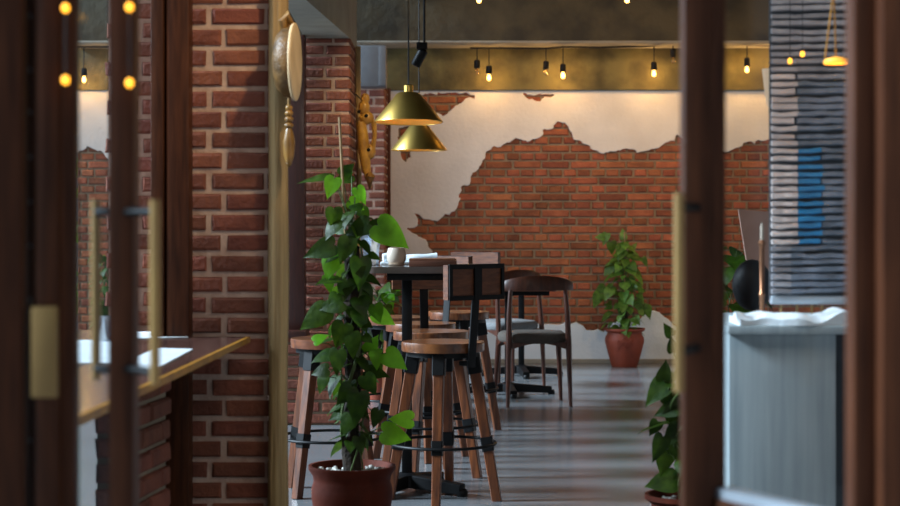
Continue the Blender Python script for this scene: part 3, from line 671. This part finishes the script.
def string_lights(label, cable, bulbs, D, clip=True):
    t = thing('string_lights', label, 'string lights', (PX(cable[0][0],D), D, PZ(cable[0][1],D)))
    o_ = Vector(t.location)
    if not clip:
        for a, b in cable: MB().tube([P(a, b, D)-o_, Vector((P(a,b,D).x-o_.x, 0, 3.2-o_.z))], .003, 6).build('hanger', rope, t)
    MB().tube([P(a, b, D)-o_ for a, b in cable], .0085, 6).build('cable', rope, t)
    for a, b in cable[1:-1:2]:
        if clip: p = P(a, b, D)-o_; MB().box(p.x-.006, p.x+.006, p.y-.002, p.y+.010, p.z-.002, 2.64-o_.z, .002).build('clip', concrete_pale, t)
    for (px, y0, ys, yb, lit) in bulbs:
        p = P(px, ys, D)-o_; m_ = MB()
        if y0 is not None: m_.tube([P(px, y0, D)-o_, p+Vector((0,0,.02))], .0045, 6)
        m_.lathe([(.014,.044),(.024,.036),(.025,-.022),(.021,-.028),(0,-.028)], 12, tuple(p))
        s_ = m_.build('socket', black, t)
        MB().lathe([(.009,.0),(.010,-.008),(.015,-.022),(.018,-.034),(.015,-.047),(.008,-.054),(0,-.056)], 14, tuple(p+Vector((0,0,-.024)))).build('bulb', bulb_on if lit else bulb_glass, s_)
        if not lit:
            MB().tube([p+Vector((-.006,0,-.03)), p+Vector((0,0,-.068)), p+Vector((.006,0,-.03))], .002, 5).build('filament', brass, s_)
        else:
            q_ = P(px, ys, D)+Vector((0,.06,-.06)); light('POINT', q_, 3.6, (1,.55,.16), radius=.035)
    return t
string_lights('black cable of hanging filament bulbs along the concrete beam', [(470,48),(500,48),(545,48.5),(563,47),(600,47.5),(650,46),(673,44),(720,45),(747,45),(790,46),(860,44)],
    [(477,48,65,0,0),(489,48,71,0,1),(546,48,66,0,0),(563,47,69,0,1),(654,46,67,0,1),(673,44,54,0,0),(747,45,63,0,1),(790,45,53,0,1),(860,44,52,0,1)], 14.40)
string_lights('upper string of glowing bulbs cropped by the top of the frame', [(455,-20),(479,-16),(550,-12),(627,-16),(700,-20)], [(479,-16,-8,0,1),(627,-16,-8,0,1)], 12.6, False)
string_lights('string light reflected in the left glass door, built behind it', [(74,47),(95,47),(118,47)], [(84,47,73,0,1)], 14.40)  # cable and bulb reflected in the door glass, built as real ones
for (px, lab, ys) in ((65.5,'short cord of tiny amber balls standing in for bulb reflections, left of the door glass',(8,80)), (129.5,'short cord of tiny amber balls standing in for bulb reflections, right of the door glass',(7,83))):
    t = thing('bulb_reflections', lab, 'bulb reflection', P(px, 60, 2.545)); o_ = Vector(t.location)  # amber balls built in place of bulb reflections in the door glass
    MB().tube([P(px, -120, 2.545)-o_, P(px, ys[1], 2.545)-o_], .0008, 5).build('cord', rope, t)
    for y_ in ys: MB().ball(P(px, y_, 2.54)-o_, .0055, .0055, .0065, 12).build('bulb', reflect_amber, t)  # each amber ball stands in for a bulb reflection

# ------------------------------------------------------------------ counter on the left
ct = thing('wooden_counter', 'wooden counter top with yellow light coloured into its edge, running towards the nearest pillar', 'counter', (-.9, 4.6, 0))
T0 = (-.65, 5.70); T1 = (-.715, 3.35)
MB().prism([(T0[0]-.012+.9, T0[1]-4.6), (T1[0]-.012+.9, T1[1]-4.6), (-1.62+.9, T1[1]-4.6), (-1.62+.9, 6.05-4.6), (-.975+.9, 6.05-4.6), (-.975+.9, 5.60-4.6), (-.84+.9, 5.60-4.6), (-.84+.9, 5.70-4.6)], .797, .82).build('counter_top', wood_counter, ct, smooth=False)
MB().prism([(T0[0]+.9, T0[1]-4.6), (T1[0]+.9, T1[1]-4.6), (T1[0]-.012+.9, T1[1]-4.6), (T0[0]-.012+.9, T0[1]-4.6)], .802, .8205).build('lit_edge', edge_m, ct, smooth=False)  # yellow light on the wood edge is put into its colour
MB().box(-1.58+.9, -1.50+.9, -1.1, 1.3, 0, .797, .004).build('support_panel', wood_door, ct)
def paper(label, corners, z, h=.003):
    m_ = MB().prism(corners, z, z+h); cx = sum(a for a, b in corners)/4; cy = sum(b for a, b in corners)/4
    return tag(m_.build('paper_placemat', cloth, smooth=False), label, 'placemat', 'papers on the wooden counter')
def gp(px, py): 
    D = F*(H-.82)/(py-HY); return (PX(px, D), D)
paper('pale paper placemat nearest on the counter by the pull handle', [gp(156,349), gp(193,350), gp(150,373), gp(120,366)], .8206)
paper('pale paper placemat farthest along the counter', [gp(110,333), gp(190,332), gp(188,338), gp(110,340)], .8206)
paper('pale paper placemat seen through the left glass pane', [gp(76,341), gp(112,341), gp(112,364), gp(76,364)], .8206)
gg = tag(MB().lathe([(.022,0),(.026,.01),(.031,.08),(.029,.08),(.024,.012),(0,.012)], 18, (PX(104,5.45), 5.45, .8206)).build('water_glass', jug_glass), 'small drinking glass on the counter behind the left glass pane', 'glass')

# ------------------------------------------------------------------ left door (near, out of focus)
DL = 2.6
ld = MB()
def stile(m_, a, b, D=DL, t_=.045, z0=0.0, z1=2.25): m_.box(PX(a,D), PX(b,D), D, D+t_, z0, z1, .004)
d1 = struct(thing('door_1', 'dark wooden folding glass door on the left, close to the camera', 'door', (0,0,0)))
for (a, b, dd, tt) in ((-60,22,2.55,.05),(22,35,2.60,.03),(35,58,2.56,.05),(58,75,2.585,.035),(108,134,2.57,.05)):
    m_ = MB(); stile(m_, a, b, dd, tt); m_.build('stile', wood_door, d1)
MB().box(PX(58,2.6), PX(134,2.6), 2.575, 2.615, 0, .30, .004).build('bottom_rail', wood_door, d1); MB().box(PX(58,2.6), PX(134,2.6), 2.575, 2.615, 2.1, 2.25, .004).build('top_rail', wood_door, d1)
MB().box(PX(73,2.6), PX(110,2.6), 2.595, 2.600, .3, 2.1).build('glass_pane', pane_m, d1, smooth=False)
MB().box(PX(31,2.55), PX(57,2.55), 2.548, 2.562, PZ(398,2.55), PZ(307,2.55), .003).build('lock_plate', brass_dull, d1)
def pull(px, D, y0, y1, parent, yb, dirx, back):
    m_ = MB(); m_.tube([P(px, y0, D), P(px, y1, D)], .0075, 14)
    h_ = m_.build('pull_handle', brass_dull, parent)
    for yy in yb:
        p = P(px, yy, D); MB().tube([p, (p.x+dirx, back, p.z)], .007, 10).build('handle_bracket', black, h_)
pull(155, 2.52, 200, 384, d1, (212, 372), PX(126,2.57)-PX(155,2.52), 2.575)
pull(96, 2.66, 200, 380, d1, (212, 368), PX(112,2.6)-PX(96,2.66)+.006, 2.61)
for yy in (16, 112, 202, 246, 296, 330, 440, 470): pass
hg = MB()
for yy in (16, 70, 112, 157, 202, 246, 300, 440): hg.ball(P(28, yy, 2.597), .0045, .004, .0045, 8)
hg.build('highlight_speck', glint_metal, d1)  # pale balls stand in for highlight specks on the hinge column

# ------------------------------------------------------------------ right door
d2 = struct(thing('door_2', 'dark wooden glass door on the right, close to the camera and out of focus', 'door', (0,0,0)))
m_ = MB(); stile(m_, 684, 712, 2.60, .05); m_.build('stile', wood_door, d2)
m_ = MB(); stile(m_, 710, 726, 2.615, .04); m_.build('stile', wood_door, d2)
Lp = Vector((PX(724,2.62), 2.62, 0)); Rp = Vector((.556, 2.33, 0))
def slab2(name, m, a, b, z0, z1, th, bev=.0):
    dr_ = (b-a).normalized(); nn = Vector((-dr_.y, dr_.x, 0))*th/2
    return MB().prism([tuple((a-nn)[:2]), tuple((b-nn)[:2]), tuple((b+nn)[:2]), tuple((a+nn)[:2])], z0, z1).build(name, m, d2, smooth=False)
slab2('bottom_rail', wood_door, Lp, Rp, 0, .785, .04); slab2('lit_bead', glint_metal, Lp, Rp, .785, .800, .03)  # bead coloured pale to carry the light on the rail's top edge
slab2('glass_pane', pane_m, Lp, Rp, .80, 2.1, .005); slab2('top_rail', wood_door, Lp, Rp, 2.1, 2.25, .04)
m_ = MB(); m_.box(PX(848,2.33), PX(882,2.33), 2.30, 2.35, 0, 2.25, .004); m_.build('stile', wood_door, d2)
m_ = MB(); m_.box(PX(880,2.28), PX(990,2.28), 2.27, 2.33, 0, 2.25, .004); m_.build('frame', wood_door, d2)
pull(679, 2.52, 193, 392, d2, (207, 352), PX(698,2.6)-PX(679,2.52), 2.605)

# ------------------------------------------------------------------ service counter behind the right door
DC = 4.5
sc_ = thing('service_counter', 'pale grey panelled service counter behind the right glass door', 'counter', (PX(790,DC), DC, 0))
ox = PX(790,DC)
MB().box(PX(729,DC)-ox, PX(836,DC)-ox, 0, .6, 0, PZ(334,DC)-.0, .004).build('front_panel', panel_m, sc_)
MB().box(PX(836,DC)-ox, PX(900,DC)-ox, .03, .6, 0, PZ(334,DC), .004).build('side_panel', black, sc_)
zt = PZ(334,DC)
MB().box(PX(727,DC)-ox, PX(905,DC)-ox, -.02, .62, zt, zt+.022, .003).build('worktop', panel_m, sc_)
cl = MB(); N = 24; vs_ = []
for i in range(N+1):
    u = i/N; x = PX(739,DC)+(PX(862,DC)-PX(739,DC))*u
    for j in range(9):
        v = j/8; z = zt+.024+.030*(noise.noise(Vector((u*4, v*3, 2)))+.55)+.02*max(0,u-.6); vs_.append((x, DC-.015+.17*v+.01*math.sin(u*9), z))
cl.add(vs_, [(i*9+j, (i+1)*9+j, (i+1)*9+j+1, i*9+j+1) for i in range(N) for j in range(8)])
# underside
cl.add([(a, b, zt+.0225) for (a, b, c_) in vs_], [(i*9+j, i*9+j+1, (i+1)*9+j+1, (i+1)*9+j) for i in range(N) for j in range(8)])
n0 = (N+1)*9
cl.f += [(i*9, (i+1)*9, n0+(i+1)*9, n0+i*9) for i in range(N)]+[(i*9+8, n0+i*9+8, n0+(i+1)*9+8, (i+1)*9+8) for i in range(N)]
cl.f += [(j, n0+j, n0+j+1, j+1) for j in range(8)]+[(N*9+j, N*9+j+1, n0+N*9+j+1, n0+N*9+j) for j in range(8)]
tag(cl.build('cloth', cloth), 'crumpled pale cloth lying on the service counter', 'cloth')
# slatted blind
DB = 4.72
bl = thing('slatted_screen', 'tall grey slatted screen with a blue reflection coloured into its slats, behind the right glass door', 'screen', (PX(810,DB), DB, PZ(300,DB)))
o_ = Vector(bl.location); rnd = random.Random(8); py = 294
slb = {n: MB() for n in ('grey', 'pale', 'blue', 'dark')}
slat_pale = mat('slat_pale', (.78,.66,.62), (.55,.46,.44), .6, scale=14, bump=.003)  # pinkish tint stands in for a reflected window frame
slat_blue_reflection = mat('slat_blue_reflection', (.02,.30,.62), (.03,.18,.38), .45, scale=12, bump=.003)  # blue of a street window's reflection put into the slat colour
slat_dark = mat('slat_dark', (.24,.27,.34), (.09,.11,.14), .45, scale=14, bump=.004)
k = DB/F
while py > -40:
    hgt = rnd.uniform(5.0,6.8); z = PZ(py,DB)-o_.z; tilt = rnd.uniform(1.2,4.2)*k
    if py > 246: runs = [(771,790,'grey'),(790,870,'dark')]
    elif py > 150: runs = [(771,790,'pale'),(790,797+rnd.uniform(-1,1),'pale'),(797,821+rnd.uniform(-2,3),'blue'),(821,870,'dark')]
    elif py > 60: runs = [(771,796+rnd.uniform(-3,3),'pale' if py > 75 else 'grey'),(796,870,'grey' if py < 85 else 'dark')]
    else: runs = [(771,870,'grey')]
    for (pa, pb, kind) in runs:
        n_ = max(2, int((pb-pa)/8)); vs_ = []
        for i in range(n_+1):
            px = pa+(pb-pa)*i/n_; u = (px-771)/99; x = PX(px,DB)-o_.x
            zz = z+tilt*u-1.2*k*u+1.3*k*noise.noise(Vector((px*.07, py*.3, 0))); y_ = -.01+.004*noise.noise(Vector((px*.08, py, 1))); h_ = hgt*(1+.25*noise.noise(Vector((px*.1, py, 4))))
            vs_ += [(x, y_, zz), (x, y_-.008, zz+.2*h_*k), (x, y_-.006, zz+.85*h_*k), (x, y_+.006, zz+h_*k), (x, y_+.014, zz+.5*h_*k)]
        slb[kind].add(vs_, [(i*5+j, i*5+(j+1)%5, (i+1)*5+(j+1)%5, (i+1)*5+j) for i in range(n_) for j in range(5)]+[(4,3,2,1,0), tuple(n_*5+j for j in range(5))])
    py -= rnd.uniform(6.6,8.2)
for kind, m_ in (('grey', slat_m), ('pale', slat_pale), ('blue', slat_blue_reflection), ('dark', slat_dark)):
    o = slb[kind].build('slats', m_, bl); o['label'] = {'grey':'rough grey slats','pale':'pale slats at the left edge, tinted pinkish for a reflected window frame','blue':'slats in the middle coloured blue for a reflection','dark':'dark blue grey slats'}[kind]
MB().box(PX(771,DB)-o_.x, PX(870,DB)-o_.x, .012, .03, .0, 3.2-o_.z-.6).build('backing', mat('backing', (.05,.05,.055)), bl)
MB().box(PX(771,DB)-o_.x, PX(870,DB)-o_.x, -.012, .03, -.012, .012, .006).build('bottom_bar', glint_metal, bl)
for (px) in (781, 797, 812, 822): MB().tube([(PX(px,DB)-o_.x, 0, -.01), (PX(px,DB)-o_.x, 0, -.048)], .0035, 6).build('cord_end', brass_dull, bl)
hb = MB(); hb.box(PX(771,DB)-o_.x, PX(870,DB)-o_.x, -.01, .03, 3.2-o_.z-.62, 3.2-o_.z, .004); hb.build('headboard', black, bl)
# chair back, copper rod stand and reflected pendant lamp near the screen
cb = tag(MB().prism([(-.075,.21),(.065,.20),(.065,-.03),(.02,-.10),(-.045,.02)], -.01, .01, Matrix.Rotation(PI/2,4,'X')).build('wooden_board', mat('board_wood', (.62,.36,.28), (.5,.28,.21), .6), loc=(PX(758,6.6), 6.6, 1.03)), 'pinkish brown board standing upright beside the slatted screen', 'board')
cbs = MB(); cbs.tube([(PX(752,6.6)+.04,6.63,0),(PX(752,6.6)+.04,6.63,.95)], .014, 8)
tag(cbs.build('dark_post', wood_door), 'dark post behind the pinkish board', 'post')
cs = thing('candle_holder', 'slim copper candlestick on the service counter left of the screen', 'candlestick', (PX(762,4.8), 4.8, zt+.0225))
k = 4.8/F; zz0 = zt+.0225
MB().lathe([(.018,0),(.018,.006),(.006,.012),(.007,.06),(.010,.066),(.006,.072),(.008,PZ(246,4.8)-zz0),(.012,PZ(243,4.8)-zz0),(.006,PZ(240,4.8)-zz0)], 14).build('stem', mat('copper', (.55,.24,.12), (.40,.17,.08), .35, metal=.8), cs)
MB().lathe([(.005,PZ(240,4.8)-zz0),(.005,PZ(226,4.8)-zz0),(0,PZ(222,4.8)-zz0)], 8).build('candle', ceramic, cs)
# dark chair behind the counter
dk = tag(MB().ball((PX(752,6.1), 6.1, .0), .07, .06, .09, 18, ).build('dark_chair_back', black), 'rounded black chair back behind the service counter', 'chair')
dk.location = (0,0,PZ(285,6.1))
dl = MB(); dl.tube([(PX(752,6.1), 6.1, 0),(PX(752,6.1), 6.1, PZ(285,6.1)-.11)], .02, 8); o = dl.build('stem', black, dk); o.matrix_parent_inverse = Matrix.Translation((0,0,-PZ(285,6.1)))
# hanging white shade
hs_ = thing('lamp_shade', 'curved cream lampshade edge left of the slatted screen', 'lamp', (PX(775,5.2), 5.2, PZ(115,5.2)))
k = 5.2/F
MB().lathe([(5*k,0),(10*k,20*k),(13*k,46*k),(12*k,46*k),(9*k,20*k),(4*k,0)], 24).build('shade', shade_m, hs_); MB().tube([(0,0,44*k),(0,0,3.2-PZ(115,5.2))], .004, 6).build('cord', rope, hs_); MB().tube([(-12*k,0,45*k),(12*k,0,45*k)], .003, 5).build('cross_bar', rope, hs_)
# reflection of an amber lamp in the door glass, built as a pendant
DP = 4.3
ap = thing('pendant_lamp', 'amber lamp reflection built as a small glowing pendant in front of the slatted screen', 'pendant lamp', (PX(836,DP), DP, PZ(62,DP)))  # pendant stands in for an amber lamp's reflection
k = DP/F
MB().lathe([(12*k,-2*k),(12.5*k,0),(11*k,3*k),(3*k,5*k),(0,5*k)], 24).build('disc', lamp_reflection, ap)
for sx in (-11, 0): MB().tube([(sx*k,0,4*k),(-2*k+sx*k*.1,0,66*k)], .0022, 6).build('rod', edge_m, ap)
MB().tube([(-2*k,0,64*k),(-2*k,0,3.2-PZ(62,DP))], .003, 6).build('cord', rope, ap)
light('POINT', (PX(836,DP), DP-.02, PZ(75,DP)), .6, (1,.5,.12), radius=.03)

fl = thing('bulb_reflections', 'pair of amber bulb reflections built as hanging balls before the upper slatted screen', 'bulb reflection', P(790, 20, DB-.06)); o_ = Vector(fl.location)  # reflected string bulbs rebuilt as small glowing balls on cords
for px, yy in ((790, 61), (802.5, 54)):
    MB().tube([P(px, -60, DB-.06)-o_, P(px, yy-3, DB-.06)-o_], .001, 5).build('cord', rope, fl); MB().ball(P(px, yy, DB-.06)-o_, .0062, .0062, .008, 12).build('bulb', reflect_amber, fl)  # cords and amber balls stand in for bulb reflections
# greenery outdoors left of the back wall
fo = MB(); rnd = random.Random(77)
for i in range(160):
    a = rnd.uniform(0,6.28); leaf(fo, (-3.6+rnd.uniform(-.45,.42), 15.8+rnd.uniform(-.4,.4), .12+rnd.random()*2.5), (math.cos(a), rnd.uniform(-.5,.5), rnd.uniform(-1,.3)), (rnd.uniform(-.5,.5),-1,.5), .14)
tag(fo.build('outdoor_shrub', leaf_bright, angle=80), 'green shrub outdoors past the left end of the brick wall', 'shrub')
